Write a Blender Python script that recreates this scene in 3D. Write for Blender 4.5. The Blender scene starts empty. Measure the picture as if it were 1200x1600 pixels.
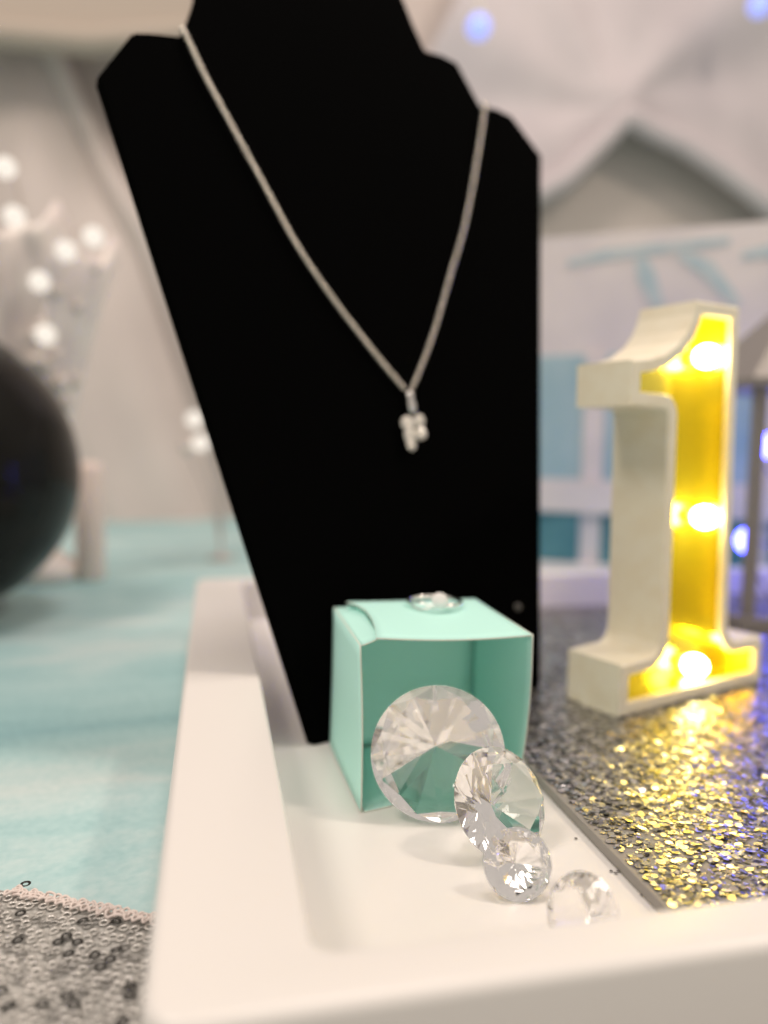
import bpy, bmesh, math, random
import numpy as np
from mathutils import Vector, Matrix
random.seed(7); rng = np.random.default_rng(7)
S = bpy.context.scene
col = S.collection

# ------------------------------------------------------------------ camera
CAM_H = 0.136
RGT = Vector((0.9765, -0.2148, 0.0157)); UPV = Vector((0.0036, 0.0892, 0.9960)); FWD = Vector((0.2153, 0.9726, -0.0878))
cam_d = bpy.data.cameras.new('camera'); cam = bpy.data.objects.new('camera', cam_d); col.objects.link(cam)
M = Matrix((RGT, UPV, -FWD)).transposed().to_4x4(); M.translation = (0, 0, CAM_H); cam.matrix_world = M
cam_d.sensor_fit = 'VERTICAL'; cam_d.sensor_height = 36; cam_d.sensor_width = 27; cam_d.lens = 27.0
cam_d.clip_start = 0.01; cam_d.clip_end = 50
cam_d.dof.use_dof = True; cam_d.dof.focus_distance = 0.256; cam_d.dof.aperture_fstop = 3.6
S.camera = cam
# ------------------------------------------------------------------ world, lamps, exposure
w = bpy.data.worlds.new('World'); S.world = w; w.use_nodes = True
bg = w.node_tree.nodes['Background']; bg.inputs[0].default_value = (1.0, 0.89, 0.80, 1); bg.inputs[1].default_value = 0.52

def area(name, loc, target, size, power, color):
    d = bpy.data.lights.new(name, 'AREA'); d.shape = 'DISK'; d.size = size; d.energy = power; d.color = color
    o = bpy.data.objects.new(name, d); col.objects.link(o); o.location = loc
    o.rotation_euler = (Vector(target) - Vector(loc)).to_track_quat('-Z', 'Y').to_euler()
    return o
area('ceiling_lamp', (1.10, 0.02, 1.50), (0.1, 0.35, 0), 0.22, 8.8, (1, 0.84, 0.69))
area('ceiling_lamp', (-0.90, 0.14, 1.60), (0.1, 0.4, 0), 0.55, 12.1, (1, 0.86, 0.745))
area('ceiling_lamp', (0.28, 0.52, 2.0), (0.3, 0.9, 0.2), 0.5, 11.3, (1, 0.86, 0.79))
S.view_settings.view_transform = 'Standard'; S.view_settings.look = 'None'
S.view_settings.exposure = 0.0; S.view_settings.gamma = 1
S.cycles.use_denoising = True
S.cycles.max_bounces = 24; S.cycles.transmission_bounces = 20; S.cycles.glossy_bounces = 8; S.cycles.diffuse_bounces = 5
S.cycles.sample_clamp_indirect = 12; S.cycles.blur_glossy = 0.3

# ------------------------------------------------------------------ helpers
def ray(u, v):
    return (RGT * (u - 600) - UPV * (v - 800) + FWD * 1200).normalized()
C0 = Vector((0, 0, CAM_H))
def at_z(u, v, z=0.0):                       # where a sight line meets a level surface
    d = ray(u, v); return C0 + d * ((z - CAM_H) / d.z)
def at_plane(u, v, p, n):                    # ... or an upright / leaning surface
    d = ray(u, v); return C0 + d * ((Vector(p) - C0).dot(n) / d.dot(n))
def at_y(u, v, y):
    d = ray(u, v); return C0 + d * (y / d.y)

def link(name, me, mat=None, parent=None):
    o = bpy.data.objects.new(name, me); col.objects.link(o)
    for m in (mat if isinstance(mat, (list, tuple)) else [mat]):
        if m is not None: me.materials.append(m)
    if parent is not None: o.parent = parent; o.matrix_parent_inverse = parent.matrix_world.inverted()
    return o
def build(name, bm, mat=None, parent=None, smooth=False, normals=True):
    if normals: bmesh.ops.recalc_face_normals(bm, faces=bm.faces[:])
    me = bpy.data.meshes.new(name); bm.to_mesh(me); bm.free()
    if smooth:
        for p in me.polygons: p.use_smooth = True
    return link(name, me, mat, parent)
def thing(name, label, cat, loc=(0, 0, 0), group=None):
    o = bpy.data.objects.new(name, None); col.objects.link(o); o.location = loc; o.empty_display_size = 0.01
    bpy.context.view_layer.update()
    return tag(o, label, cat, group)
def tag(o, label, cat, group=None):
    o['label'] = label; o['category'] = cat
    if group: o['group'] = group
    return o
def structure(o): o['kind'] = 'structure'; return o
def stuff(o): o['kind'] = 'stuff'; return o

def mat(name, color, rough=0.5, metal=0.0, spec=0.5, var=None, bump=None, **kw):
    """principled material; var=(scale, colour2, lo, hi, distortion) mottles it; bump=(scale, strength, distance)"""
    m = bpy.data.materials.new(name); m.use_nodes = True; nt = m.node_tree; b = nt.nodes['Principled BSDF']
    b.inputs['Base Color'].default_value = (*color, 1); b.inputs['Roughness'].default_value = rough
    b.inputs['Metallic'].default_value = metal; b.inputs['Specular IOR Level'].default_value = spec
    for k, v in kw.items(): b.inputs[k.replace('_', ' ')].default_value = v
    tc = nt.nodes.new('ShaderNodeTexCoord')
    if var:
        n = nt.nodes.new('ShaderNodeTexNoise'); n.inputs['Scale'].default_value = var[0]; n.inputs['Detail'].default_value = 6
        n.inputs['Distortion'].default_value = var[4] if len(var) > 4 else 0
        r = nt.nodes.new('ShaderNodeValToRGB'); r.color_ramp.elements[0].position = var[2]; r.color_ramp.elements[1].position = var[3]
        r.color_ramp.elements[0].color = (*color, 1); r.color_ramp.elements[1].color = (*var[1], 1)
        nt.links.new(tc.outputs['Object'], n.inputs['Vector']); nt.links.new(n.outputs['Fac'], r.inputs['Fac'])
        nt.links.new(r.outputs['Color'], b.inputs['Base Color'])
    if bump:
        n = nt.nodes.new('ShaderNodeTexNoise'); n.inputs['Scale'].default_value = bump[0]; n.inputs['Detail'].default_value = 4
        bp = nt.nodes.new('ShaderNodeBump'); bp.inputs['Strength'].default_value = bump[1]; bp.inputs['Distance'].default_value = bump[2]
        nt.links.new(tc.outputs['Object'], n.inputs['Vector']); nt.links.new(n.outputs['Fac'], bp.inputs['Height'])
        nt.links.new(bp.outputs['Normal'], b.inputs['Normal'])
    return m
def glass(name, ior=1.49, color=(1, 1, 1), rough=0.0):
    m = bpy.data.materials.new(name); m.use_nodes = True; nt = m.node_tree
    nt.nodes.remove(nt.nodes['Principled BSDF']); g = nt.nodes.new('ShaderNodeBsdfGlass')
    g.inputs['IOR'].default_value = ior; g.inputs['Color'].default_value = (*color, 1); g.inputs['Roughness'].default_value = rough
    nt.links.new(g.outputs[0], nt.nodes['Material Output'].inputs['Surface']); return m
def emit(name, color, strength, base=1.0):
    m = bpy.data.materials.new(name); m.use_nodes = True; b = m.node_tree.nodes['Principled BSDF']
    b.inputs['Base Color'].default_value = (*[c * base for c in color], 1); b.inputs['Emission Color'].default_value = (*color, 1)
    b.inputs['Emission Strength'].default_value = strength; b.inputs['Roughness'].default_value = 0.3; return m

def add_tube(bm, pts, r, seg=8, closed=False):
    pts = [Vector(p) for p in pts]; n = len(pts); rings = []
    ref = Vector((0.13, 0.3, 0.95)).normalized()
    for i, p in enumerate(pts):
        a = pts[(i - 1) % n] if (closed or i) else p; b = pts[(i + 1) % n] if (closed or i < n - 1) else p
        t = (b - a).normalized()
        if abs(t.dot(ref)) > 0.98: x = t.orthogonal().normalized()
        else: x = t.cross(ref).normalized()
        y = t.cross(x); rr = r[i] if isinstance(r, (list, tuple)) else r
        rings.append([bm.verts.new(p + (x * math.cos(2 * math.pi * k / seg) + y * math.sin(2 * math.pi * k / seg)) * rr) for k in range(seg)])
    for i in range(n if closed else n - 1):
        A, B = rings[i], rings[(i + 1) % n]
        for k in range(seg): bm.faces.new((A[k], A[(k + 1) % seg], B[(k + 1) % seg], B[k]))
    if not closed: bm.faces.new(rings[0][::-1]); bm.faces.new(rings[-1])
def add_lathe(bm, prof, c=(0, 0, 0), seg=32, mtx=None):
    rings = []; c = Vector(c)
    for r, z in prof:
        ring = []
        for k in range(1 if r < 1e-7 else seg):
            p = Vector((r * math.cos(2 * math.pi * k / seg), r * math.sin(2 * math.pi * k / seg), z))
            if mtx is not None: p = mtx @ p
            ring.append(bm.verts.new(p + c))
        rings.append(ring)
    for A, B in zip(rings[:-1], rings[1:]):
        for k in range(seg):
            q = [A[k % len(A)], A[(k + 1) % len(A)], B[(k + 1) % len(B)], B[k % len(B)]]
            q = [v for i, v in enumerate(q) if v not in q[:i]]
            if len(q) > 2: bm.faces.new(q)
    if len(rings[0]) > 1: bm.faces.new(rings[0][::-1])
    if len(rings[-1]) > 1: bm.faces.new(rings[-1])
def add_sphere(bm, c, r, u=16, v=10, sz=1.0):
    bmesh.ops.create_uvsphere(bm, u_segments=u, v_segments=v, radius=r, matrix=Matrix.Translation(c) @ Matrix.Diagonal((1, 1, sz, 1)))
def add_box(bm, lo, hi, mtx=None, bevel=0):
    r = bmesh.ops.create_cube(bm, size=1.0)['verts']; lo, hi = Vector(lo), Vector(hi)
    for v in r:
        v.co = Vector([(lo[i] + hi[i]) / 2 + v.co[i] * (hi[i] - lo[i]) for i in range(3)])
    if bevel:
        es = list({e for v in r for e in v.link_edges})
        r = bmesh.ops.bevel(bm, geom=es, offset=bevel, segments=2, affect='EDGES', profile=0.5)['verts']
        r = list({v for v in r})
    if mtx is not None:
        seen = set(); stack = list(r)
        while stack:
            v = stack.pop()
            if v in seen: continue
            seen.add(v); stack += [e.other_vert(v) for e in v.link_edges]
        for v in seen: v.co = mtx @ v.co
def sheet(name, fn, nu, nv, th, mt, parent=None, smooth=True):
    """a card of thickness th whose face follows fn(u,v)"""
    bm = bmesh.new(); g = [[bm.verts.new(fn(i / nu, j / nv)) for j in range(nv + 1)] for i in range(nu + 1)]
    for i in range(nu):
        for j in range(nv): bm.faces.new((g[i][j], g[i + 1][j], g[i + 1][j + 1], g[i][j + 1]))
    bm.normal_update()
    me = bpy.data.meshes.new(name); bm.to_mesh(me); bm.free()
    if smooth:
        for p in me.polygons: p.use_smooth = True
    o = link(name, me, mt, parent)
    s = o.modifiers.new('card', 'SOLIDIFY'); s.thickness = th; s.offset = 1
    if isinstance(mt, (list, tuple)) and len(mt) > 1: s.material_offset_rim = 1
    return o
def rrect(x0, x1, y0, y1, r, n=6):
    out = []
    for cx, cy, a0 in ((x1 - r, y1 - r, 0), (x0 + r, y1 - r, 90), (x0 + r, y0 + r, 180), (x1 - r, y0 + r, 270)):
        for k in range(n + 1):
            a = math.radians(a0 + 90 * k / n); out.append((cx + r * math.cos(a), cy + r * math.sin(a)))
    return out

# ------------------------------------------------------------------ materials
M_tray = mat('white_lacquer', (0.82, 0.80, 0.775), 0.32, bump=(60, 0.02, 0.001))
M_velvet = mat('black_velvet', (0.0012, 0.0012, 0.0012), 0.95, spec=0.02)
M_teal_card = mat('teal_card', (0.56, 0.945, 0.865), 0.62, spec=0.3, bump=(900, 0.06, 0.0004))
M_card_edge = mat('cut_card_edge', (0.72, 0.78, 0.70), 0.8)
M_silver = mat('polished_silver', (0.86, 0.84, 0.81), 0.12, 1.0)
M_acrylic = glass('clear_acrylic', 1.55)
M_gem = glass('cut_stone', 1.9); M_stone = mat('pale_stone', (0.86, 0.80, 0.72), 0.12, spec=1.0, Coat_Weight=0.6)
M_plastic = mat('ivory_plastic', (0.93, 0.87, 0.70), 0.42, var=(90, (0.90, 0.82, 0.63), 0.4, 0.65))
M_gold = mat('gold_mirror_card', (0.95, 0.82, 0.12), 0.18, 0.88)
M_bulb = emit('lit_warm_bulb', (1.0, 0.84, 0.36), 36)
M_socket = mat('bulb_socket', (0.75, 0.72, 0.6), 0.5)
M_beige = mat('beige_plaster', (0.62, 0.55, 0.515), 0.9)
M_drape2 = mat('white_drape', (0.53, 0.485, 0.505), 0.85, var=(3.0, (0.66, 0.605, 0.62), 0.35, 0.65))
M_drape = mat('ivory_drape', (0.60, 0.53, 0.50), 0.85, var=(3.5, (0.68, 0.605, 0.57), 0.35, 0.65))

# ------------------------------------------------------------------ setting: table top and wall
def table_mat():
    m = mat('marbled_teal', (0.3, 0.6, 0.6), 0.55, bump=(220, 0.18, 0.0015)); nt = m.node_tree; b = nt.nodes['Principled BSDF']
    tc = nt.nodes.new('ShaderNodeTexCoord'); mp = nt.nodes.new('ShaderNodeMapping')
    mp.inputs['Rotation'].default_value = (0, 0, math.radians(-38)); mp.inputs['Scale'].default_value = (4.5, 10, 7)
    n = nt.nodes.new('ShaderNodeTexNoise'); n.inputs['Scale'].default_value = 1.0; n.inputs['Detail'].default_value = 9
    n.inputs['Roughness'].default_value = 0.62; n.inputs['Distortion'].default_value = 1.1
    r = nt.nodes.new('ShaderNodeValToRGB'); e = r.color_ramp.elements
    e[0].position = 0.30; e[0].color = (0.27, 0.49, 0.525, 1); e[1].position = 0.70; e[1].color = (0.64, 0.735, 0.73, 1)
    for p, c in ((0.42, (0.36, 0.585, 0.605, 1)), (0.52, (0.43, 0.645, 0.66, 1)), (0.60, (0.52, 0.69, 0.70, 1))):
        x = e.new(p); x.color = c
    n2 = nt.nodes.new('ShaderNodeTexNoise'); n2.inputs['Scale'].default_value = 260; n2.inputs['Detail'].default_value = 3
    mx = nt.nodes.new('ShaderNodeMixRGB'); mx.blend_type = 'OVERLAY'; mx.inputs[0].default_value = 0.25
    nt.links.new(tc.outputs['Object'], mp.inputs[0]); nt.links.new(mp.outputs[0], n.inputs['Vector']); nt.links.new(n.outputs['Fac'], r.inputs[0])
    nt.links.new(tc.outputs['Object'], n2.inputs['Vector'])
    nt.links.new(r.outputs[0], mx.inputs[1]); nt.links.new(n2.outputs['Fac'], mx.inputs[2]); nt.links.new(mx.outputs[0], b.inputs['Base Color'])
    return m
TZ = -0.012
bm = bmesh.new(); add_box(bm, (-1.6, -0.5, TZ - 0.03), (2.4, 1.56, TZ))
structure(build('tabletop', bm, table_mat()))
bm = bmesh.new(); add_box(bm, (-2.6, 1.575, -0.9), (3.6, 1.70, 2.6))
structure(build('wall', bm, M_beige))
bm = bmesh.new(); add_box(bm, (-4, -3, -0.92), (5, 3, -0.9))
structure(build('floor', bm, mat('floor_grey', (0.35, 0.31, 0.27), 0.7)))

# ------------------------------------------------------------------ drapes
DY = 1.5
def px_poly(pts, y): return [(q.x, q.z) for q in (at_y(u, v, y) for u, v in pts)]
def inside(poly, x, z):
    c = False; n = len(poly)
    for i in range(n):
        (x1, z1), (x2, z2) = poly[i], poly[(i + 1) % n]
        if (z1 > z) != (z2 > z) and x < (x2 - x1) * (z - z1) / (z2 - z1) + x1: c = not c
    return c
def drape(name, poly, fold, mt, label, hem=None, n=130, y=DY):
    xs = [p[0] for p in poly]; zs = [p[1] for p in poly]; x0, x1, z0, z1 = min(xs), max(xs), min(zs), max(zs)
    bm = bmesh.new(); nz = max(8, int(n * (z1 - z0) / (x1 - x0)))
    V = [[bm.verts.new((x0 + (x1 - x0) * i / n, y + fold(x0 + (x1 - x0) * i / n, z0 + (z1 - z0) * j / nz), z0 + (z1 - z0) * j / nz)) for j in range(nz + 1)] for i in range(n + 1)]
    for i in range(n):
        for j in range(nz):
            if inside(poly, x0 + (x1 - x0) * (i + .5) / n, z0 + (z1 - z0) * (j + .5) / nz):
                bm.faces.new((V[i][j], V[i + 1][j], V[i + 1][j + 1], V[i][j + 1]))
    bmesh.ops.delete(bm, geom=[v for v in bm.verts if not v.link_faces], context='VERTS')
    o = build(name, bm, mt, None, True); tag(o, label, 'drape', 'pale drapes hung behind the table')
    s = o.modifiers.new('cloth', 'SOLIDIFY'); s.thickness = 0.004
    if hem:
        bm = bmesh.new(); P = []
        for (a, b) in zip(hem[:-1], hem[1:]):
            for k in range(8):
                t = k / 8; x = a[0] + (b[0] - a[0]) * t; z = a[1] + (b[1] - a[1]) * t; P.append((x, y - 0.012 + fold(x, z), z))
        P.append((hem[-1][0], y - 0.012 + fold(*hem[-1]), hem[-1][1]))
        add_tube(bm, P, 0.022, 10); build('hem', bm, mt, o, True)
    return o
# left drape: soft slanting folds, its right edge pulled down to the left of the bust
def fold_l(x, z):
    return 0.030 * math.sin(11 * (x + 0.42 * z) + 0.6) + 0.016 * math.sin(23 * (x + 0.30 * z) + 1.0) + 0.010 * math.sin(41 * (x + 0.18 * z) + 2 * math.sin(5 * z))
L_edge = [(62, 40), (110, 150), (220, 360), (300, 560), (420, 800)]
lp = px_poly(L_edge, DY)
drape('drape', [(-1.9, -0.03), (-1.9, 1.5), (lp[0][0] - 0.03, 1.5)] + lp + [(lp[-1][0] + 0.02, -0.03)], fold_l, M_drape,
      'pale beige drape with slanting folds left of the black bust', hem=lp)
# right drape: folds run out from a gathered knot above the grey gable
Kq = at_y(965, 165, DY); KX, KZ = Kq.x, Kq.z
def fold_r(x, z):
    dx, dz = x - KX, z - KZ; r = math.hypot(dx, dz); a = math.atan2(dx, -dz)
    return min(r, 0.35) / 0.35 * (0.026 * math.sin(4.0 * a + 1.2) + 0.010 * math.sin(9 * a + 1.7 + 3 * r)) + 0.006 * math.sin(17 * x + 9 * z) - 0.03 * math.exp(-(r / 0.06) ** 2)
R_edge = [(735, -60), (700, 20), (655, 110), (640, 200)]
R_hem = [(640, 470), (790, 330), (870, 288), (970, 190), (1060, 236), (1180, 318), (1330, 420)]
rp, rh = px_poly(R_edge, DY), px_poly(R_hem, DY)
drape('drape', [(rp[0][0], 1.9)] + rp + rh + [(2.6, rh[-1][1]), (2.6, 1.9)], fold_r, M_drape2,
      'white drape gathered into radiating folds above the grey gable opening', hem=rh, n=190)
# valance along the top left
vb = px_poly([(-260, 20), (0, 58), (140, 68), (300, 50), (420, 10)], 1.40)
def fold_v(x, z): return 0.02 * math.sin(9 * z + 2 * x)
drape('valance', [(-1.9, vb[0][1]), *vb, (vb[-1][0], 1.6), (-1.9, 1.6)], fold_v, mat('beige_valance', (0.43, 0.375, 0.32), 0.9), 'beige valance hanging across the top left corner', hem=vb, n=90, y=1.40)

# ------------------------------------------------------------------ tray
FX0, FX1, FY0, FY1, RIM = 0.0200, 0.500, 0.1500, 0.585, 0.031
OX0, OX1, OY0, OY1 = -0.0140, 0.534, 0.1340, 0.602
bm = bmesh.new(); loops = []
def addloop(d_out, z, inner=False, n=8):
    if inner: pts = rrect(FX0 + d_out, FX1 - d_out, FY0 + d_out, FY1 - d_out, max(0.002, 0.0055 - d_out), n)
    else: pts = rrect(OX0 + d_out, OX1 - d_out, OY0 + d_out, OY1 - d_out, max(0.003, 0.010 - d_out), n)
    loops.append([bm.verts.new((x, y, z)) for x, y in pts])
addloop(0.0015, -0.0100); addloop(0.0002, -0.0092); addloop(0.0, -0.008)
for k in range(7):
    a = math.pi / 2 * k / 6; addloop(0.0030 * (1 - math.cos(a)), RIM - 0.0030 + 0.0030 * math.sin(a))
for k in range(6):
    a = math.pi / 2 * k / 5; addloop(-0.0020 + 0.0020 * math.sin(a), RIM - 0.0020 + 0.0020 * math.cos(a), True)
addloop(0.0010, 0.0020, True)
for k in range(1, 6):
    a = math.pi / 2 * k / 5; addloop(0.0010 + 0.0020 * (1 - math.cos(a)), 0.0020 - 0.0020 * math.sin(a), True)
for A, B in zip(loops[:-1], loops[1:]):
    for k in range(len(A)): bm.faces.new((A[k], A[(k + 1) % len(A)], B[(k + 1) % len(A)], B[k]))
bm.faces.new(loops[-1]); bm.faces.new(loops[0][::-1])
tray = build('tray', bm, M_tray, None, True)
tag(tray, 'glossy white serving tray with wide flat rim holding the whole display', 'tray')

# ------------------------------------------------------------------ glitter board
gb = thing('glitter_board', 'silver glitter covered board lying in the right part of the white tray', 'board', (0.1268, 0.151, 0.0001))
bm = bmesh.new(); add_box(bm, (0.1268, 0.1515, 0.0002), (0.4975, 0.582, 0.0040), bevel=0.0004)
build('base_panel', bm, mat('grey_board', (0.30, 0.28, 0.255), 0.45), gb)
def flakes(n, x0, x1, y0, y1, z, rmin, rmax, tilt, zj):
    cx = rng.uniform(x0, x1, n); cy = rng.uniform(y0, y1, n); cz = z + rng.uniform(0, zj, n)
    r = rmin + (rmax - rmin) * rng.random(n) ** 1.6
    nx = rng.normal(0, tilt, n); ny = rng.normal(0, tilt, n); nrm = np.stack([nx, ny, np.ones(n)], 1); nrm /= np.linalg.norm(nrm, axis=1)[:, None]
    a = np.stack([nrm[:, 2], 0 * nx, -nrm[:, 0]], 1); a /= np.linalg.norm(a, axis=1)[:, None]; b = np.cross(nrm, a)
    ph = rng.uniform(0, 6.28, n); V = np.zeros((n, 6, 3)); st = rng.uniform(0.7, 1, n)
    for k in range(6):
        t = ph + k * math.pi / 3
        V[:, k] = np.stack([cx, cy, cz], 1) + a * (r * np.cos(t))[:, None] + b * (r * st * np.sin(t))[:, None]
    V[:, :, 2] = np.maximum(V[:, :, 2], z - 0.0001)
    me = bpy.data.meshes.new('glitter'); me.vertices.add(n * 6); me.loops.add(n * 6); me.polygons.add(n)
    me.vertices.foreach_set('co', V.reshape(-1)); me.loops.foreach_set('vertex_index', np.arange(n * 6, dtype=np.int32))
    me.polygons.foreach_set('loop_start', np.arange(0, n * 6, 6, dtype=np.int32)); me.update(calc_edges=True); me.validate()
    return me
def glitter_mat():
    m = mat('silver_glitter', (0.6, 0.58, 0.55), 0.24, 1.0); nt = m.node_tree; b = nt.nodes['Principled BSDF']
    g = nt.nodes.new('ShaderNodeNewGeometry'); r = nt.nodes.new('ShaderNodeValToRGB'); e = r.color_ramp.elements
    e[0].position = 0; e[0].color = (0.12, 0.12, 0.125, 1); e[1].position = 1; e[1].color = (0.92, 0.91, 0.90, 1)
    x = e.new(0.35); x.color = (0.62, 0.61, 0.61, 1)
    nt.links.new(g.outputs['Random Per Island'], r.inputs[0]); nt.links.new(r.outputs[0], b.inputs['Base Color']); return m
M_glit = glitter_mat()
stuff(link('glitter', flakes(72000, 0.1285, 0.455, 0.153, 0.578, 0.0042, 0.0005, 0.0017, 0.125, 0.0006), M_glit, gb))
sp = [at_z(u, v, 0.0004) for u, v in ((955, 1361), (962, 1364), (966, 1361), (985, 1376), (988, 1378), (900, 1310), (1003, 1398), (1012, 1403), (1020, 1405))]
bm = bmesh.new()
for p in sp:
    h = [bm.verts.new(p + Vector((0.0006 * math.cos(a + p.x * 900), 0.0006 * math.sin(a + p.x * 900), 0.0001))) for a in [k * math.pi / 3 for k in range(6)]]; bm.faces.new(h)
    k = bm.verts.new(p + Vector((0, 0, 0.0003)))
    for i in range(6): bm.faces.new((h[i], h[(i + 1) % 6], k))
o = build('loose_glitter', bm, mat('dark_flake', (0.2, 0.19, 0.18), 0.35, 0.7)); stuff(o)
o['label'] = 'few loose glitter specks fallen on the white tray floor'; o['category'] = 'glitter'

# ------------------------------------------------------------------ black necklace bust
p0 = at_z(485, 1166, 0.0004); p1 = at_z(845, 1085, 0.0004); sdir = (p1 - p0).normalized(); bdir = Vector((-sdir.y, sdir.x, 0))
LEAN = math.radians(14); up = bdir * math.sin(LEAN) + Vector((0, 0, math.cos(LEAN))); bn = sdir.cross(up).normalized()   # bn points backwards
if bn.dot(bdir) < 0: bn = -bn
outline = [(488, 1166), (152, 120), (208, 49), (240, 50), (285, 55), (304, 0), (318, -70), (590, -90), (632, 0), (648, 40), (665, 78), (690, 84), (715, 97), (752, 166), (776, 168), (800, 180), (847, 243), (846, 700), (846, 1082)]
bust = thing('necklace_bust', 'black velvet necklace bust leaning back behind the teal box', 'display bust', p0)
bm = bmesh.new(); F = [bm.verts.new(at_plane(u, v, p0, bn)) for u, v in outline]; f = bm.faces.new(F)
ex = bmesh.ops.extrude_face_region(bm, geom=[f]); bmesh.ops.translate(bm, vec=bn * 0.006, verts=[g for g in ex['geom'] if isinstance(g, bmesh.types.BMVert)])
bmesh.ops.recalc_face_normals(bm, faces=bm.faces[:])
bmesh.ops.bevel(bm, geom=[e for e in bm.edges], offset=0.0012, segments=2, affect='EDGES')
bmesh.ops.triangulate(bm, faces=[f for f in bm.faces if len(f.verts) > 4])
build('display_board', bm, M_velvet, bust)
bm = bmesh.new(); c = (p0 + p1) / 2; tp = c + up * 0.26 + bn * 0.007; ft = c + bdir * 0.10 + sdir * 0.02; ft.z = 0.0045
side = sdir * 0.025
q = [tp - side, tp + side, ft + side * 1.5, ft - side * 1.5]; A = [bm.verts.new(x) for x in q]; B = [bm.verts.new(x + bdir * 0.003) for x in q]
bm.faces.new(A); bm.faces.new(B[::-1])
for k in range(4): bm.faces.new((A[k], A[(k + 1) % 4], B[(k + 1) % 4], B[k]))
build('easel_leg', bm, M_velvet, bust)
sp_ = at_plane(808, 949, p0, bn) - bn * 0.0006
bm = bmesh.new(); add_sphere(bm, sp_, 0.0022, 12, 8, 1.0)  # small grey ball drawn for a blurred glint on the bust
build('glint_dot', bm, mat('grey_glint', (0.10, 0.095, 0.085), 0.5), bust, True)

# necklace: rope chain over both shoulders, crystal cluster pendant
def on_bust(u, v, off=0.0026): return at_plane(u, v, p0 - bn * off, bn)
def spline(P, n):
    P = [P[0] * 2 - P[1]] + P + [P[-1] * 2 - P[-2]]; out = []
    for i in range(1, len(P) - 2):
        for k in range(n):
            t = k / n; a, b, c_, d = P[i - 1:i + 3]
            out.append(0.5 * ((2 * b) + (c_ - a) * t + (2 * a - 5 * b + 4 * c_ - d) * t * t + (3 * b - a - 3 * c_ + d) * t ** 3))
    return out + [P[-2]]
def resample(P, step):
    out = [P[0]]; acc = 0
    for a, b in zip(P[:-1], P[1:]):
        L = (b - a).length; t = step - acc
        while t <= L: out.append(a + (b - a) * (t / L)); t += step
        acc = L - (t - step)
    return out
neck = thing('necklace', 'silver rope chain necklace with clear crystal pendant on the black bust', 'necklace', on_bust(640, 620))
left = [on_bust(284, 54, -0.004), on_bust(285, 45, 0.001)] + [on_bust(*p) for p in ((292, 58), (318, 114), (359, 191), (413, 290), (462, 380), (512, 456), (566, 528), (606, 578), (635, 612))]
right = [on_bust(760, 172, -0.004), on_bust(758, 163, 0.001)] + [on_bust(*p) for p in ((756, 180), (746, 245), (728, 344), (705, 425), (679, 515), (656, 578), (641, 612))]
M_chain = mat('chain_silver', (0.72, 0.67, 0.60), 0.25, 1.0)
for P in (left, right):
    pts = resample(spline(P, 14), 0.00150); bm = bmesh.new()
    for i, p in enumerate(pts[:-1]):                      # plump links lying alternately either way
        t = (pts[i + 1] - p).normalized(); sd = t.cross(bn).normalized(); ang = 0.85 if i % 2 else -0.85
        ax = (t * math.cos(ang) + sd * math.sin(ang)).normalized(); o2 = ax.cross(bn).normalized()
        mt = Matrix((ax * 0.00225, o2 * 0.00080, bn * 0.00110)).transposed().to_4x4(); mt.translation = p + bn * (0.0003 if i % 2 else -0.0003)
        bmesh.ops.create_uvsphere(bm, u_segments=8, v_segments=5, radius=1, matrix=mt)
    stuff(build('chain', bm, M_chain, neck, True))
bm = bmesh.new(); b0, b1 = on_bust(639, 611, 0.0030), on_bust(645, 650, 0.0030)
add_lathe(bm, [(0.0012, 0), (0.0026, 0.002), (0.0020, 0.0046), (0.0028, 0.0075), (0.0024, 0.0105), (0.0015, 0.0125)], b0, 14,
          Matrix((sdir, -bn, (b1 - b0).normalized())).transposed())
build('bail', bm, M_silver, neck, True)

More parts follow.
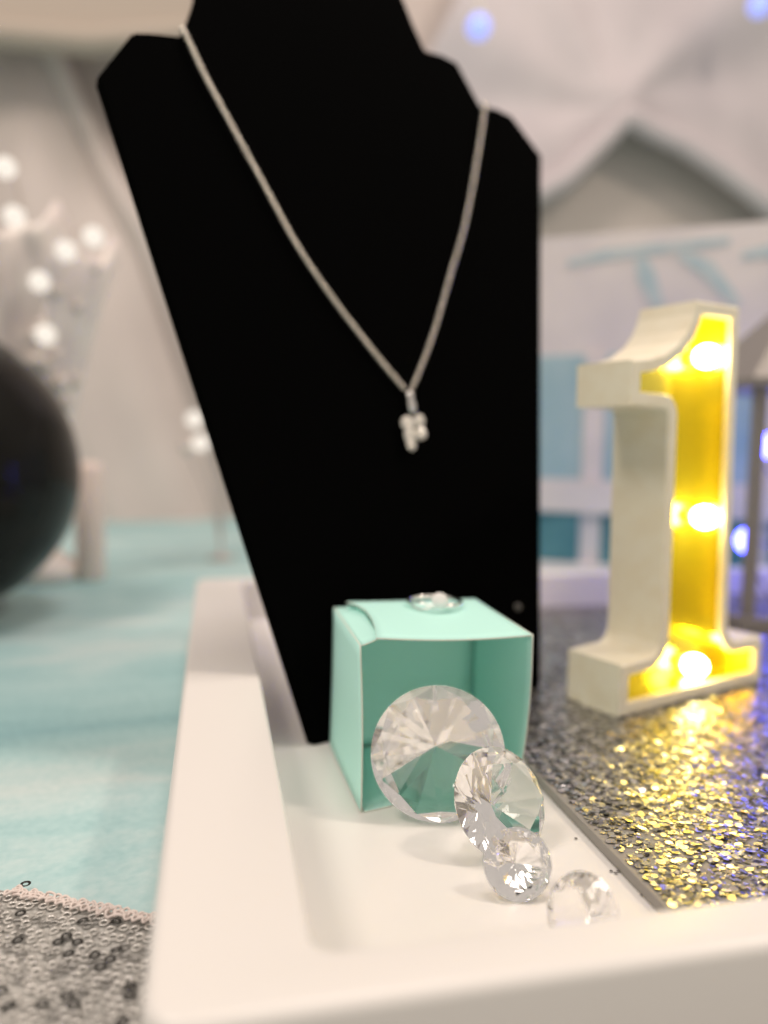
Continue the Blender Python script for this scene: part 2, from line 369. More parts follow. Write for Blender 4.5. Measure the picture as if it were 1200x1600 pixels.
# brilliant-cut stone: culet down -z, table +z, girdle radius 1 (acrylic gem proportions)
def brilliant(name, R, mt, parent=None, table=0.56, crown=0.30, pav=0.80, gird=0.045):
    c22 = math.cos(math.pi / 8); P = lambda r, a, z: Vector((r * math.cos(a), r * math.sin(a), z))
    rm = 0.5 * (1 + table); zm = crown * (1 - rm * c22) / (1 - table); rl = 0.24; zl = -pav + (pav - gird) * rl * c22
    bm = bmesh.new(); bmesh.ops.create_cone(bm, cap_ends=True, segments=80, radius1=1, radius2=1, depth=4)
    cuts = [(Vector((0, 0, crown)), Vector((0, 0, 1)))]
    def cut(a, b, c):
        n = (b - a).cross(c - a).normalized()
        if n.dot(a) < 0: n = -n
        cuts.append((a, n))
    for i in range(8):
        a = i * math.pi / 4; e = math.pi / 8; T0, T1, K0, K1 = P(table, a, crown), P(table, a + 2 * e, crown), P(rm, a + e, zm), P(rm, a - e, zm)
        cut(T0, K0, P(1, a, 0)); cut(T0, K0, T1); cut(K0, P(1, a, 0), P(1, a + e, 0)); cut(K0, P(1, a + e, 0), P(1, a + 2 * e, 0))
        L0 = P(rl, a + e, zl); C_ = P(0, 0, -pav); cut(C_, L0, P(1, a, -gird)); cut(L0, P(1, a, -gird), P(1, a + e, -gird)); cut(L0, P(1, a + e, -gird), P(1, a + 2 * e, -gird))
    for co, no in cuts:
        g = bmesh.ops.bisect_plane(bm, geom=bm.verts[:] + bm.edges[:] + bm.faces[:], dist=1e-5, plane_co=co, plane_no=no, clear_outer=True)
        es = [x for x in g['geom_cut'] if isinstance(x, bmesh.types.BMEdge)]
        es = [x for x in es if len(x.link_faces) == 1]
        if len(es) > 2: bmesh.ops.contextual_create(bm, geom=es)
    bmesh.ops.remove_doubles(bm, verts=bm.verts[:], dist=2e-4); bmesh.ops.holes_fill(bm, edges=bm.edges[:], sides=0)
    bmesh.ops.triangulate(bm, faces=[f for f in bm.faces if len(f.verts) > 4])
    bmesh.ops.scale(bm, vec=(R, R, R), verts=bm.verts[:])
    return build(name, bm, mt, parent)
def aim(o, c, nrm, spin=0):
    q = Vector(nrm).to_track_quat('Z', 'Y'); o.matrix_world = Matrix.Translation(c) @ q.to_matrix().to_4x4() @ Matrix.Rotation(spin, 4, 'Z')
for u, v, r in ((637, 661, 0.0033), (655, 658, 0.0033), (641, 679, 0.0034), (657, 677, 0.0031), (643, 694, 0.0031)):
    c = on_bust(u, v, 0.0040 + 0.0006 * (r > 0.0028)); s = brilliant('stone', r * 1.12, M_stone, neck); aim(s, c, -bn + up * random.uniform(-.3, .3) + sdir * random.uniform(-.3, .3), random.random())
    cup = bmesh.new(); add_lathe(cup, [(r * 0.35, -r * 0.95), (r * 0.75, -r * 0.55), (r * 0.98, -r * 0.12), (r * 1.06, r * 0.02), (r * 1.07, r * 0.1), (r * 1.0, -r * 0.10)], (0, 0, 0), 16)
    for k in range(4):
        a = k * math.pi / 2 + .4; add_tube(cup, [(r * math.cos(a), r * math.sin(a), -r * .1), (r * .98 * math.cos(a), r * .98 * math.sin(a), r * .12), (r * .85 * math.cos(a), r * .85 * math.sin(a), r * .25)], r * .13, 6)
    k = build('setting', cup, M_silver, neck, True); k.matrix_world = s.matrix_world.copy()

# ------------------------------------------------------------------ teal box lying on its side
V_ = Vector
FLB, FLT, BLB, BLT = V_((.0528, .2680, .0006)), V_((.0532, .2762, .0612)), V_((.0509, .3333, .0006)), V_((.0534, .3425, .0615))
FRB, FRT, BRB, BRT = V_((.1226, .2870, .0006)), V_((.1182, .2690, .0650)), V_((.1195, .3430, .0006)), V_((.1186, .3362, .0650))
FTL, BTL = V_((.0590, .2732, .0652)), V_((.0572, .3340, .0652))
box = thing('gift_box', 'open turquoise card box lying on its side in front of the black bust', 'box', (.086, .305, 0))
CM = [M_teal_card, M_card_edge]
def lerp4(a, b, c, d, bow=V_((0, 0, 0)), p=1.0):
    def fn(u, v): return (a * (1 - u) + b * u) * (1 - v) + (d * (1 - u) + c * u) * v + bow * (math.sin(math.pi * v) ** p) * (0.35 + 0.65 * u)
    return fn
TH = 0.0006
sheet('side_panel', lerp4(BLB, FLB, FLT, BLT, V_((0.0006, 0, 0))), 10, 10, TH, CM, box)
RB = V_((0.0008, -0.0012, 0))
sheet('side_panel', lerp4(BRB, FRB, V_((FRT.x, FRT.y, FRT.z - TH)), V_((BRT.x, BRT.y, BRT.z - TH)), RB), 12, 12, -TH, CM, box)
sheet('back_panel', lerp4(BLB + V_((.0008, 0, 0)), BRB + V_((.0014, -.0004, 0)), BRT + V_((.0012, -.0004, -.001)), BTL - V_((-.0005, 0, .001))), 8, 8, TH, CM, box)
sheet('tuck_flap', lerp4(BLB + V_((.0016, -.0075, .0012)), BRB + V_((-.0002, -.0075, .0012)), V_((.1192, .3408, .0350)), V_((.0529, .3350, .0350))), 8, 8, TH, CM, box)
sheet('bottom_panel', lerp4(BLB + V_((.001, 0, 0)), BRB - V_((.001, 0, 0)), FRB - V_((.001, 0, 0)), FLB + V_((.001, 0, 0))), 6, 6, TH * .8, CM, box)
def top_fn(u, v):                       # left edge curves in, front edge sags a little
    e = [at_z(*p, .0654) for p in ((541, 941), (557, 948), (572, 958), (581, 970), (586, 982), (588, 994))]
    t = v * 5; i = min(4, int(t)); a = e[i] * (1 - (t - i)) + e[i + 1] * (t - i)
    b = BRT * (1 - v) + FRT * v
    p = a * (1 - u) + b * u; p.z += 0.0013 * (1 - u) ** 4 * math.sin(math.pi * min(1, v * .9 + .1)); p.z += -0.0012 * math.sin(math.pi * u) * v - 0.0006 * v
    return p
sheet('top_panel', top_fn, 14, 10, TH, CM, box)
def flap_fn(u, v):
    a = BLT * (1 - v) + FLT * v; b = (BTL + V_((0.006, 0, -0.0012))) * (1 - v) + (FTL + V_((0.0004, -0.0004, -0.0004))) * v
    p = a * (1 - u) + b * u; p.z -= 0.0003 * math.sin(math.pi * u); return p
sheet('corner_flap', flap_fn, 6, 8, TH * .8, CM, box)

# ------------------------------------------------------------------ ring on the box
rc = at_z(679, 944, 0.0658); RR = 0.0117
ring = thing('ring', 'silver ring with a round clear stone lying on the turquoise box', 'ring', (rc.x, rc.y, 0.0655))
gp = at_z(686, 952, 0.0660); ga = math.atan2(gp.y - rc.y, gp.x - rc.x)
M_band = mat('bright_silver', (0.94, 0.92, 0.90), 0.18, 1.0)
for s in (-1, 1):
    bm = bmesh.new(); P = []; rad = []
    for k in range(61):
        t = -math.pi + 2 * math.pi * k / 60; a = ga + t; sp_z = 0.0011 * math.exp(-((t + 0.75) / 0.4) ** 2)      # strands part and cross left of the stone
        P.append((rc.x + (RR + s * 0.0002) * math.cos(a), rc.y + (RR + s * 0.0002) * math.sin(a), 0.0668 + s * (0.00030 + sp_z)))
        rad.append(0.00062 + 0.0008 * math.exp(-((t - 0.42) / 0.22) ** 2))
    add_tube(bm, P, rad, 10); build('band', bm, M_band, ring, True)
gdir = V_((math.cos(ga), math.sin(ga), 0.45)).normalized(); gc = V_((rc.x + RR * math.cos(ga), rc.y + RR * math.sin(ga), 0.0690))
M_ice = mat('icy_facets', (0.88, 0.87, 0.85), 0.10, 0.0, spec=1.0, Coat_Weight=0.8)
g = brilliant('gemstone', 0.0036, M_ice, ring, table=0.5, crown=0.42); aim(g, gc + gdir * 0.0016 + V_((0, 0, .0004)), gdir, 0.2)
bm = bmesh.new()
for k in range(6):
    a = k * math.pi / 3
    add_tube(bm, [(0.0007 * math.cos(a), 0.0007 * math.sin(a), -0.0027), (0.0026 * math.cos(a), 0.0026 * math.sin(a), -0.0012), (0.0034 * math.cos(a), 0.0034 * math.sin(a), 0.0001), (0.0029 * math.cos(a), 0.0029 * math.sin(a), 0.0007)], 0.00033, 6)
k = build('prong_setting', bm, M_silver, ring, True); k.matrix_world = g.matrix_world.copy()

# ------------------------------------------------------------------ acrylic diamonds
def place_diamond(label, R, foot, nrm, spin, **kw):
    o = brilliant('acrylic_diamond', R, M_acrylic, None, **kw)
    tag(o, label, 'diamond', 'clear acrylic diamonds spilling from the box')
    nrm = V_(nrm).normalized(); q = nrm.to_track_quat('Z', 'Y').to_matrix() @ Matrix.Rotation(spin, 3, 'Z')
    pts = [q @ v.co for v in o.data.vertices]; low = min(pts, key=lambda p: p.z)
    o.matrix_world = Matrix.Translation((foot[0] - low.x, foot[1] - low.y, 0.0003 - low.z)) @ q.to_4x4()
    return o
place_diamond('largest clear acrylic diamond standing in the mouth of the turquoise box', 0.0244, (0.0792, 0.2555), (-0.22, -0.94, 0.18), 0.05, table=0.80, crown=0.12, pav=0.92)
place_diamond('second largest clear diamond, leaning on the biggest one by the box', 0.0182, (0.0962, 0.2270), (0.27, -0.80, 0.52), 0.25, table=0.68, crown=0.26)
place_diamond('third diamond in the row, small and round, between two other diamonds', 0.0104, (0.0875, 0.2045), (-0.20, -0.85, 0.45), 0.3, table=0.66, crown=0.24)
place_diamond('small clear diamond nearest the front, its base hidden by the tray rim', 0.0110, (0.0920, 0.1785), (-0.80, -0.40, 0.42), 0.2, table=0.62)

# ------------------------------------------------------------------ light-up number 1
q0 = at_z(967, 1122, .0046); q1 = at_z(1190, 1064, .0046); tdir = (q1 - q0).normalized(); ndir = V_((-tdir.y, tdir.x, 0))   # ndir points backwards
num = thing('marquee_number', 'white light-up number 1 lined in gold with three glowing bulbs', 'light-up number', q0)
NM = Matrix((tdir, ndir, V_((0, 0, 1)))).transposed().to_4x4(); NM.translation = q0
def arc(cx, cy, r, a0, a1, n=5): return [(cx + r * math.cos(math.radians(a0 + (a1 - a0) * k / n)), cy + r * math.sin(math.radians(a0 + (a1 - a0) * k / n))) for k in range(n + 1)]
OUT = ([(0, 0), (0.1190, 0)] + [(0.1185, 0.0262)] + [(0.0955, 0.0265)] + arc(0.0955, 0.0365, 0.010, 270, 180)[1:] + [(0.0800, 0.2055), (0.0440, 0.2050)]
       + [(0.0425, 0.1985), (0.0385, 0.1905), (0.0320, 0.1835), (0.0220, 0.1775), (0.0110, 0.1745), (-0.0015, 0.1728), (-0.0010, 0.1515)]
       + [(0.0210, 0.1515)] + arc(0.0230, 0.1475, 0.004, 90, 0, 3)[1:] + [(0.0290, 0.0390)] + arc(0.0200, 0.0360, 0.009, 0, -75, 4)[1:] + [(0.0, 0.0262)])
def inset(P, d):
    n = len(P); out = []
    for i in range(n):
        a, b, c = V_(P[i - 1]), V_(P[i]), V_(P[(i + 1) % n]); e1 = (b - a).normalized(); e2 = (c - b).normalized()
        n1, n2 = V_((-e1.y, e1.x)), V_((-e2.y, e2.x)); k = n1 + n2; k = k / max(0.35, k.dot(n1)); out.append((b.x + k.x * d, b.y + k.y * d))
    return out
IN = inset(OUT, 0.0065); DEP, CAV = 0.0345, 0.020
bm = bmesh.new(); n = len(OUT); ch = 0.0011
ring_ = lambda P, y: [bm.verts.new((x, y, z)) for x, z in P]
L0, L1, L2 = ring_(OUT, DEP), ring_(OUT, ch), ring_(inset(OUT, ch), 0)
L3, L4 = ring_(inset(OUT, 0.0065 - 0.0006), 0), ring_(inset(OUT, 0.0065), 0.0006)
L5 = ring_(IN, DEP - 0.003)
for A, B in ((L0, L1), (L1, L2), (L2, L3), (L3, L4), (L4, L5)):
    for k in range(n): bm.faces.new((A[k], A[(k + 1) % n], B[(k + 1) % n], B[k]))
bm.faces.new(L0[::-1])
build('shell', bm, M_plastic, num).matrix_world = NM
bm = bmesh.new(); LI = inset(OUT, 0.0068); A, B = ring_(LI, 0.0030), ring_(LI, CAV)
for k in range(n): bm.faces.new((A[k], A[(k + 1) % n], B[(k + 1) % n], B[k]))
bm.faces.new(B); build('gold_lining', bm, M_gold, num).matrix_world = NM
BY = 0.0105
for u, v in ((1104, 557), (1100, 808), (1085, 1040)):
    p = NM.inverted() @ at_plane(u, v, q0 + ndir * BY, ndir)
    bm = bmesh.new(); add_lathe(bm, [(0.0042, 0), (0.0042, 0.004), (0.0034, 0.0048)], (0, 0, 0), 18)
    s = build('bulb_socket', bm, M_socket, num, True); s.matrix_world = NM @ Matrix.Translation((p.x, CAV - 0.0004, p.z)) @ Matrix.Rotation(math.radians(90), 4, 'X')
    bm = bmesh.new(); add_lathe(bm, [(0, 0.0068), (0.0028, 0.0062), (0.0049, 0.0042), (0.0060, 0.0014), (0.0061, -0.0012), (0.0050, -0.0044), (0.0034, -0.0062), (0.0032, -0.0080)], (0, 0, 0), 20)
    b = build('bulb', bm, M_bulb, s, True); b.matrix_world = NM @ Matrix.Translation((p.x, BY - 0.0005, p.z)) @ Matrix.Rotation(math.radians(90), 4, 'X')

# ------------------------------------------------------------------ storefront backdrop behind the tray
sd = V_((0.843, -0.5375, 0)).normalized(); sn = V_((sd.y, -sd.x, 0))          # sn points to the camera side
s0 = at_y(850, 372, 0.80); s0 = V_((s0.x, s0.y, 0))
SM = Matrix((sd, sn, V_((0, 0, 1)))).transposed().to_4x4(); SM.translation = (s0.x, s0.y, TZ + 0.0005)
def st(u, v):
    p = SM.inverted() @ at_plane(u, v, s0, sn); return p.x, p.z
store = thing('storefront_backdrop', 'white and teal shopfront standee standing behind the tray', 'backdrop', (s0.x, s0.y, TZ))
M_white = mat('white_board', (0.74, 0.685, 0.67), 0.7, var=(9, (0.62, 0.58, 0.60), 0.45, 0.7)); M_tealp = mat('pale_teal_pane', (0.31, 0.48, 0.545), 0.35, var=(14, (0.40, 0.55, 0.59), 0.4, 0.6))
M_teald = mat('deep_teal_panel', (0.055, 0.19, 0.235), 0.5, var=(18, (0.10, 0.27, 0.31), 0.4, 0.6)); M_scroll = mat('teal_paint', (0.42, 0.54, 0.585), 0.6, var=(30, (0.56, 0.62, 0.63), 0.4, 0.65))
def slab(name, x0, x1, z0, z1, y0, y1, mt):
    bm = bmesh.new(); add_box(bm, (x0, y0, z0), (x1, y1, z1), bevel=0.0008); o = build(name, bm, mt, store); o.matrix_world = SM; return o
zt = st(850, 372)[1]; z555 = st(850, 556)[1]; z745 = st(850, 748)[1]; z798 = st(850, 798)[1]; z876 = st(850, 876)[1]
X0, X1 = -0.05, 0.345
slab('board', X0, X1, 0.0, zt, -0.010, 0, M_white)
slab('sill', X0, X1, z798, z745, 0.0005, 0.010, M_white)
slab('plinth', X0, X1, 0.0, z876, 0.0005, 0.010, M_white)
xs = [X0 + 0.004, st(912, 650)[0]]; wpost = st(946, 650)[0] - xs[1]
cur = X0 + 0.003; nxt = xs[1]
while cur < X1 - 0.02:
    e = min(nxt, X1 - 0.003)
    slab('window_pane', cur, e, z745 + 0.0005, z555, 0.0005, 0.003, M_tealp); slab('lower_panel', cur, e, z876 + .0005, z798 - .0005, 0.0005, 0.003, M_teald)
    if e + wpost < X1: slab('mullion', e + 0.0003, e + wpost - 0.0003, z745 + 0.0005, z555, 0.0005, 0.006, M_white)
    cur = e + wpost; nxt = cur + 0.060
for stroke, wd in ((((888, 412), (950, 398), (1140, 376)), .0055), (((1000, 402), (1010, 432), (1030, 480)), .0090), (((1062, 396), (1105, 420), (1152, 476)), .0080), (((1160, 400), (1200, 392), (1250, 410)), .0060)):
    P = [st(*q) for q in stroke]; bm = bmesh.new(); A, B = [], []
    for i, (x, z) in enumerate(P):
        a, b = P[max(0, i - 1)], P[min(2, i + 1)]; t = V_((b[0] - a[0], b[1] - a[1])).normalized(); k = wd * (0.6 if i != 1 else 1)
        A.append((x - t.y * k, z + t.x * k)); B.append((x + t.y * k, z - t.x * k))
    f_ = bm.faces.new([bm.verts.new((x, 0.0012, z)) for x, z in A + B[::-1]]); ex = bmesh.ops.extrude_face_region(bm, geom=[f_])
    bmesh.ops.translate(bm, vec=(0, -0.001, 0), verts=[g for g in ex['geom'] if isinstance(g, bmesh.types.BMVert)])
    build('painted_scroll', bm, M_scroll, store).matrix_world = SM

# ------------------------------------------------------------------ lantern at the right edge
lc = at_z(1163, 985, 0.0046); LW_ = 0.110
lan = thing('lantern', 'grey metal lantern with blue lights behind the glowing number', 'lantern', (lc.x, lc.y, 0.0046))
LM = Matrix.Translation((lc.x, lc.y, 0.0046)) @ Matrix.Rotation(math.radians(-8), 4, 'Z')
M_lan = mat('grey_metal', (0.27, 0.25, 0.24), 0.5, 0.3); M_lglass = glass('lantern_glass', 1.02, (0.92, 0.94, 1.0))
h_post = 0.176; YB = 0.085
def lpart(name, bm, mt, par=lan, sm=False):
    o = build(name, bm, mt, par, sm); o.matrix_world = LM; return o
bm = bmesh.new(); add_box(bm, (-.004, -.004, 0), (LW_ + .004, YB + .004, .010), bevel=.001); lpart('base', bm, M_lan)
for x in (0, LW_ - .008):
    for y in (0, YB - .008):
        bm = bmesh.new(); add_box(bm, (x, y, .0103), (x + .008, y + .008, h_post), bevel=.0008); lpart('post', bm, M_lan)
for lo, hi in (((.0085, .003, .0105), (LW_ - .0085, .0045, h_post - .001)), ((.003, .0085, .0105), (.0045, YB - .0085, h_post - .001))):
    bm = bmesh.new(); add_box(bm, lo, hi); lpart('glass_pane', bm, M_lglass)
bm = bmesh.new(); ov = .010; ez = h_post + .0003
b4 = [(-ov, -ov), (LW_ + ov, -ov), (LW_ + ov, YB + ov), (-ov, YB + ov)]; t4 = [(LW_ * .36, YB * .36), (LW_ * .64, YB * .36), (LW_ * .64, YB * .64), (LW_ * .36, YB * .64)]
R0 = [bm.verts.new((x, y, ez)) for x, y in b4]; R1 = [bm.verts.new((x, y, ez + .006)) for x, y in b4]; R2 = [bm.verts.new((x, y, ez + .062)) for x, y in t4]
for A, B in ((R0, R1), (R1, R2)):
    for k in range(4): bm.faces.new((A[k], A[(k + 1) % 4], B[(k + 1) % 4], B[k]))
bm.faces.new(R0[::-1]); bm.faces.new(R2); lpart('roof', bm, M_lan)
bm = bmesh.new(); add_tube(bm, [(LW_ / 2 + .018 * math.cos(a), YB / 2, ez + .075 + .018 * math.sin(a)) for a in [2 * math.pi * k / 24 for k in range(24)]], .0018, 8, True); lpart('ring_handle', bm, M_lan, sm=True)
M_blue = emit('lit_blue_bulb', (0.10, 0.10, 1.0), 26)
for x, y, z in ((.030, .04, .135), (.026, .05, .060), (.060, .045, .095), (.075, .035, .045), (.085, .05, .14)):
    bm = bmesh.new(); add_sphere(bm, (x, y, z), .0075, 14, 10, 1.25); lpart('blue_bulb', bm, M_blue, sm=True)
bm = bmesh.new(); add_tube(bm, spline([V_(p) for p in ((.05, .045, .0105), (.026, .058, .06), (.075, .047, .048), (.06, .055, .095), (.03, .05, .135), (.085, .06, .14), (.055, .045, .17))], 6), .0009, 6); lpart('wire', bm, M_lan, sm=True)

# ------------------------------------------------------------------ blue fairy lights up on the drape
M_blue2 = emit('lit_pale_blue_bulb', (0.30, 0.38, 1.0), 1.0)
for (u, v), lab in (((748, 42), 'round blue fairy light above the bust shoulder'), ((1187, 8), 'round blue fairy light in the top right corner')):
    c = at_y(u, v, 1.36); t = thing('fairy_light', lab, 'fairy light', c, 'blue fairy lights on the drape')
    bm = bmesh.new(); add_sphere(bm, c, 0.020, 20, 14); build('bulb', bm, M_blue2, t, True)
    bm = bmesh.new(); add_lathe(bm, [(.007, .019), (.007, .032), (.003, .036)], c, 14); build('bulb_cap', bm, M_socket, t, True)
    bm = bmesh.new(); add_tube(bm, [c + V_((0, 0, .034)), c + V_((.004, .02, .08)), c + V_((0, .05, .35))], .0012, 6); build('wire', bm, M_socket, t, True)

# ------------------------------------------------------------------ left background: balloon, crystal pieces, column
M_ball = mat('black_latex', (0.010, 0.0095, 0.008), 0.2, spec=0.14)
bc = at_z(-118, 966, TZ); br = 0.121; bcz = TZ + br
bal = thing('balloon', 'shiny black balloon resting on the teal table at left', 'balloon', (bc.x, bc.y, TZ))
bm = bmesh.new(); add_lathe(bm, [(br * math.sin(a) * (1 - .03 * math.cos(a)), br * -math.cos(a)) for a in [math.pi * k / 24 for k in range(25)]], (bc.x, bc.y, bcz + .0005), 40,
                            Matrix.Rotation(math.radians(60), 3, 'Y')); build('envelope', bm, M_ball, bal, True)
kd = Matrix.Rotation(math.radians(60), 3, 'Y') @ V_((0, 0, -1)); kp = V_((bc.x, bc.y, bcz)) + kd * br
bm = bmesh.new(); add_lathe(bm, [(.003, .004), (.006, 0), (.004, -.004), (.010, -.013), (.011, -.014)], kp, 12, Matrix.Rotation(math.radians(60), 3, 'Y')); build('knot', bm, M_ball, bal, True)

M_crys = mat('silver_crystal', (0.88, 0.80, 0.755), 0.4, 0.0, var=(30, (0.80, 0.71, 0.68), 0.4, 0.6)); M_glint = emit('emissive_glint', (1.0, 0.91, 0.80), 0.98, 0.04)
M_fac = mat('pearl_facet', (0.80, 0.72, 0.67), 0.25, 0.15)
CY = 0.86
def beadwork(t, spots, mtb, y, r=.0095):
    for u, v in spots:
        c = at_y(u, v, y); bm = bmesh.new(); bmesh.ops.create_icosphere(bm, subdivisions=3, radius=r, matrix=Matrix.Translation(c)); build('glow_glint', bm, mtb, t, True)  # glowing balls stand in for lamp highlights off the crystals
cb = at_y(60, 760, CY)
vase = thing('crystal_vase', 'pale ruffled crystal vase with glowing beads standing in for crystal glints behind the black balloon', 'vase', (cb.x, CY, TZ))
pr = []
for v, hw in ((905, 62), (880, 60), (860, 30), (760, 34), (640, 60), (560, 78), (480, 98), (410, 122), (395, 118), (400, 108)):
    q = at_y(60, v, CY); q2 = at_y(60 + hw, v, CY); pr.append((q2.x - q.x, max(q.z, TZ + .0005)))
bm = bmesh.new(); rows = []
for i, (r_, z) in enumerate(pr):
    g = max(0, (i - 3) / 6); row = []
    for k in range(64):
        a = 2 * math.pi * k / 64; m_ = 1 + g * (0.10 * math.sin(9 * a) + 0.07 * math.sin(5 * a + 1))
        row.append(bm.verts.new((cb.x + r_ * m_ * math.cos(a), CY + r_ * m_ * math.sin(a), z + g * g * (0.020 * math.sin(5 * a + .7) + 0.012 * math.sin(11 * a)) + (0.045 * g * g * math.sin(a * .5) ** 2))))
    rows.append(row)
for A, B in zip(rows[:-1], rows[1:]):
    for k in range(64): bm.faces.new((A[k], A[(k + 1) % 64], B[(k + 1) % 64], B[k]))
bm.faces.new(rows[0][::-1]); build('body', bm, M_crys, vase, True)
spots = [(146, 370), (103, 392), (62, 440), (71, 523), (22, 338), (8, 262)]
beadwork(vase, spots, M_glint, CY - .085)
bm = bmesh.new()                                          # thin wire sprays that carry the beads
for u, v in spots:
    a = at_y(u, v, CY - .085); add_tube(bm, spline([V_((cb.x, CY, .12)), V_((cb.x * .5 + a.x * .5, CY - .03, a.z * .5 + .16)), a], 5), .0012, 6)
build('wire_spray', bm, M_fac, vase, True)
for k in range(18):                                       # faceted mirror beads set around the vase
    a = random.uniform(math.pi, 2 * math.pi); tt = random.uniform(0.12, 1); i = 3 + tt * 4; j = min(int(i), 6); f_ = i - j
    rr = pr[j][0] * (1 - f_) + pr[j + 1][0] * f_; zz = pr[j][1] * (1 - f_) + pr[j + 1][1] * f_
    bm = bmesh.new(); bmesh.ops.create_icosphere(bm, subdivisions=2, radius=random.uniform(.005, .009), matrix=Matrix.Translation((cb.x + rr * math.cos(a), CY + rr * math.sin(a), zz))); build('bead', bm, M_fac, vase)
pc = at_z(142, 905, TZ); pt = at_y(142, 720, pc.y); pw = (at_y(165, 900, pc.y) - at_y(119, 900, pc.y)).x / 2
bm = bmesh.new(); H_ = pt.z - TZ; add_lathe(bm, [(pw * .9, .0005), (pw, .004), (pw, H_ * .92), (pw * .85, H_ * .98), (0, H_)], (pc.x, pc.y, TZ), 28)
tag(build('column', bm, mat('pale_pink_wax', (0.80, 0.67, 0.61), 0.7), None, True), 'pale pink upright column standing beside the black balloon', 'column')

sy = 0.98; sb = at_y(346, 850, sy)
spray = thing('bead_spray', 'thin pale wire spray with two glowing beads standing in for glints at the left edge of the bust', 'decoration', (sb.x, sy, TZ))
bm = bmesh.new(); add_lathe(bm, [(.016, .0005), (.017, .003), (.004, .006), (.003, .012)], (sb.x, sy, TZ), 20); build('foot', bm, M_drape, spray, True)
bm = bmesh.new()
for u, v in ((304, 655), (314, 692), (330, 640), (352, 660), (292, 700)):
    a = at_y(u, v, sy - .045); add_tube(bm, spline([V_((sb.x, sy, TZ + .010)), V_((sb.x * .7 + a.x * .3, sy - .01, (TZ + a.z) / 2)), a], 6), .0011, 6)
build('wire_spray', bm, M_drape, spray, True)
for u, v in ((330, 640), (352, 660), (292, 700)):
    p = at_y(u, v, sy - .045); bm = bmesh.new(); bmesh.ops.create_icosphere(bm, subdivisions=3, radius=.008, matrix=Matrix.Translation(p)); build('bead', bm, M_fac, spray, True)
beadwork(spray, [(304, 655), (314, 692)], M_glint, sy - .045, .0100)

# ------------------------------------------------------------------ sequin cloth, lower left
CZ = TZ + 0.0012
sc = thing('sequin_cloth', 'silver sequin cloth with braided edge on the teal table', 'cloth', (-0.06, 0.2, TZ))
e0, e1 = at_z(0, 1392, CZ), at_z(236, 1440, CZ); ed = (e1 - e0).normalized()
EA, EB = e0 - ed * 0.20, e1 + ed * 0.012; EC = e1 + ed * 0.40
sheet('fabric', lambda u, v: V_((EA * (1 - u) + EC * u) + (V_((0.012 * u, -0.26, 0))) * v) + V_((0, 0, 0.0003 * math.sin(40 * u) * math.sin(31 * v) + .0003)), 40, 24, 0.0007,
      mat('grey_tulle', (0.36, 0.355, 0.335), 0.75, var=(700, (0.56, 0.555, 0.53), 0.42, 0.62), bump=(1500, 0.3, 0.0004)), sc)
def sequin_mesh(ro, ri, cup):
    bm = bmesh.new(); R_ = []
    for r, z in ((ri, 0.0), ((ri + ro) / 2, cup * .6), (ro, cup), (ro, cup - .00015), (ri, -.00015)):
        R_.append([bm.verts.new((r * math.cos(2 * math.pi * k / 12), r * math.sin(2 * math.pi * k / 12), z)) for k in range(12)])
    for i in range(5):
        A, B = R_[i], R_[(i + 1) % 5]
        for k in range(12): bm.faces.new((A[k], A[(k + 1) % 12], B[(k + 1) % 12], B[k]))
    bmesh.ops.recalc_face_normals(bm, faces=bm.faces[:]); me = bpy.data.meshes.new('sequin'); bm.to_mesh(me); bm.free()
    for p in me.polygons: p.use_smooth = True
    return me
M_seq = mat('silver_sequin', (0.74, 0.73, 0.70), 0.36, 0.7); M_seqd = mat('dark_reflection_sequin', (0.09, 0.09, 0.088), 0.25, 0.9); M_lace = mat('pale_pink_braid', (0.78, 0.69, 0.65), 0.6)
sm1 = sequin_mesh(.00170, .00088, .00012); sm1.materials.append(M_seq); sm3 = sm1.copy(); sm3.materials.clear(); sm3.materials.append(mat('grey_sequin', (0.40, 0.395, 0.38), 0.32, 0.8)); sm2 = sm1.copy(); sm2.materials.clear(); sm2.materials.append(M_seqd)
def seq_at(p, me, tilt):
    o = bpy.data.objects.new('sequin', me); col.objects.link(o); o.parent = sc; o.matrix_parent_inverse = sc.matrix_world.inverted()
    o.matrix_world = Matrix.Translation(p) @ Matrix.Rotation(random.gauss(0, tilt), 4, 'X') @ Matrix.Rotation(random.gauss(0, tilt), 4, 'Y') @ Matrix.Rotation(random.random() * 6.28, 4, 'Z')
cnt = 0; used = []
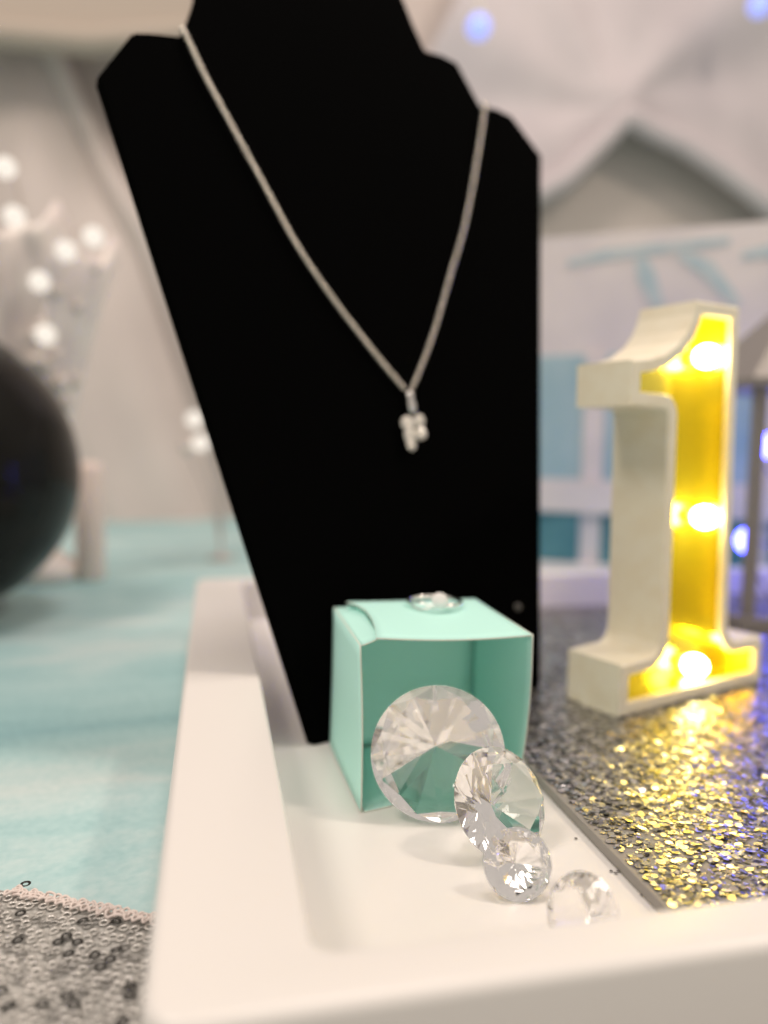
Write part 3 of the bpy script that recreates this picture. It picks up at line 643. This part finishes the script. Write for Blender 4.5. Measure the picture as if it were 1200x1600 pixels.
dark = [(32, 1427), (129, 1438), (181, 1440), (104, 1463), (91, 1472), (121, 1472), (148, 1493), (182, 1484), (157, 1511), (204, 1541), (202, 1555), (105, 1557), (115, 1570), (66, 1569), (107, 1490), (28, 1469), (14, 1573), (2, 1548), (192, 1597), (172, 1499), (40, 1381)]  # silver sequins whose dark reflections are put into the colour
for u, v in dark:
    p = at_z(u, v, CZ + .0014); used.append(p); seq_at(p, sm2, .08); cnt += 1
for j in range(60):
    for i in range(60):
        if cnt >= 300: break
        b = EB + V_((-0.0045 - i * .0030 + (j % 2) * .0015 + random.gauss(0, .00035), -0.0040 - j * .0028 + random.gauss(0, .00035), 0)); b = b + ed * 0 ; b.y += (EB.x - b.x) * (-ed.y / ed.x)
        p = V_((b.x, b.y, CZ + .00115))
        w_ = p - C0; dep = w_.dot(FWD); u = 600 + 1200 * w_.dot(RGT) / dep; v = 800 - 1200 * w_.dot(UPV) / dep
        if not (-12 < u < 245 and v < 1615) or random.random() < .06: continue
        if any((p - q).length < .0024 for q in used): continue
        used.append(p); seq_at(p, sm3 if random.random() < .22 else sm1, .06); cnt += 1
print('sequins', cnt)
tm = bmesh.new(); P = [(.0021 * math.cos(a) * (1 + .12 * math.sin(2 * a)), .0013 * math.sin(a), .0004 * math.sin(3 * a)) for a in [2 * math.pi * k / 16 for k in range(16)]]; add_tube(tm, P, .00042, 6, True)
bmesh.ops.recalc_face_normals(tm, faces=tm.faces[:]); me = bpy.data.meshes.new('braid_loop'); tm.to_mesh(me); tm.free(); me.materials.append(M_lace)
for p in me.polygons: p.use_smooth = True
for k in range(18):
    for row in (0, 1):
        p = EB - ed * (0.008 + k * .0031 + row * .0015) + V_((0, -.0004 - row * .0018, .0017 + .0004 * row))
        o = bpy.data.objects.new('braid_loop', me); col.objects.link(o); o.parent = sc; o.matrix_parent_inverse = sc.matrix_world.inverted()
        o.matrix_world = Matrix.Translation(p) @ Matrix.Rotation(math.atan2(ed.y, ed.x) + random.gauss(0.5 if row else -0.5, .3), 4, 'Z') @ Matrix.Rotation(random.gauss(0, .3), 4, 'X') @ Matrix.Scale(random.uniform(.85, 1.15), 4)
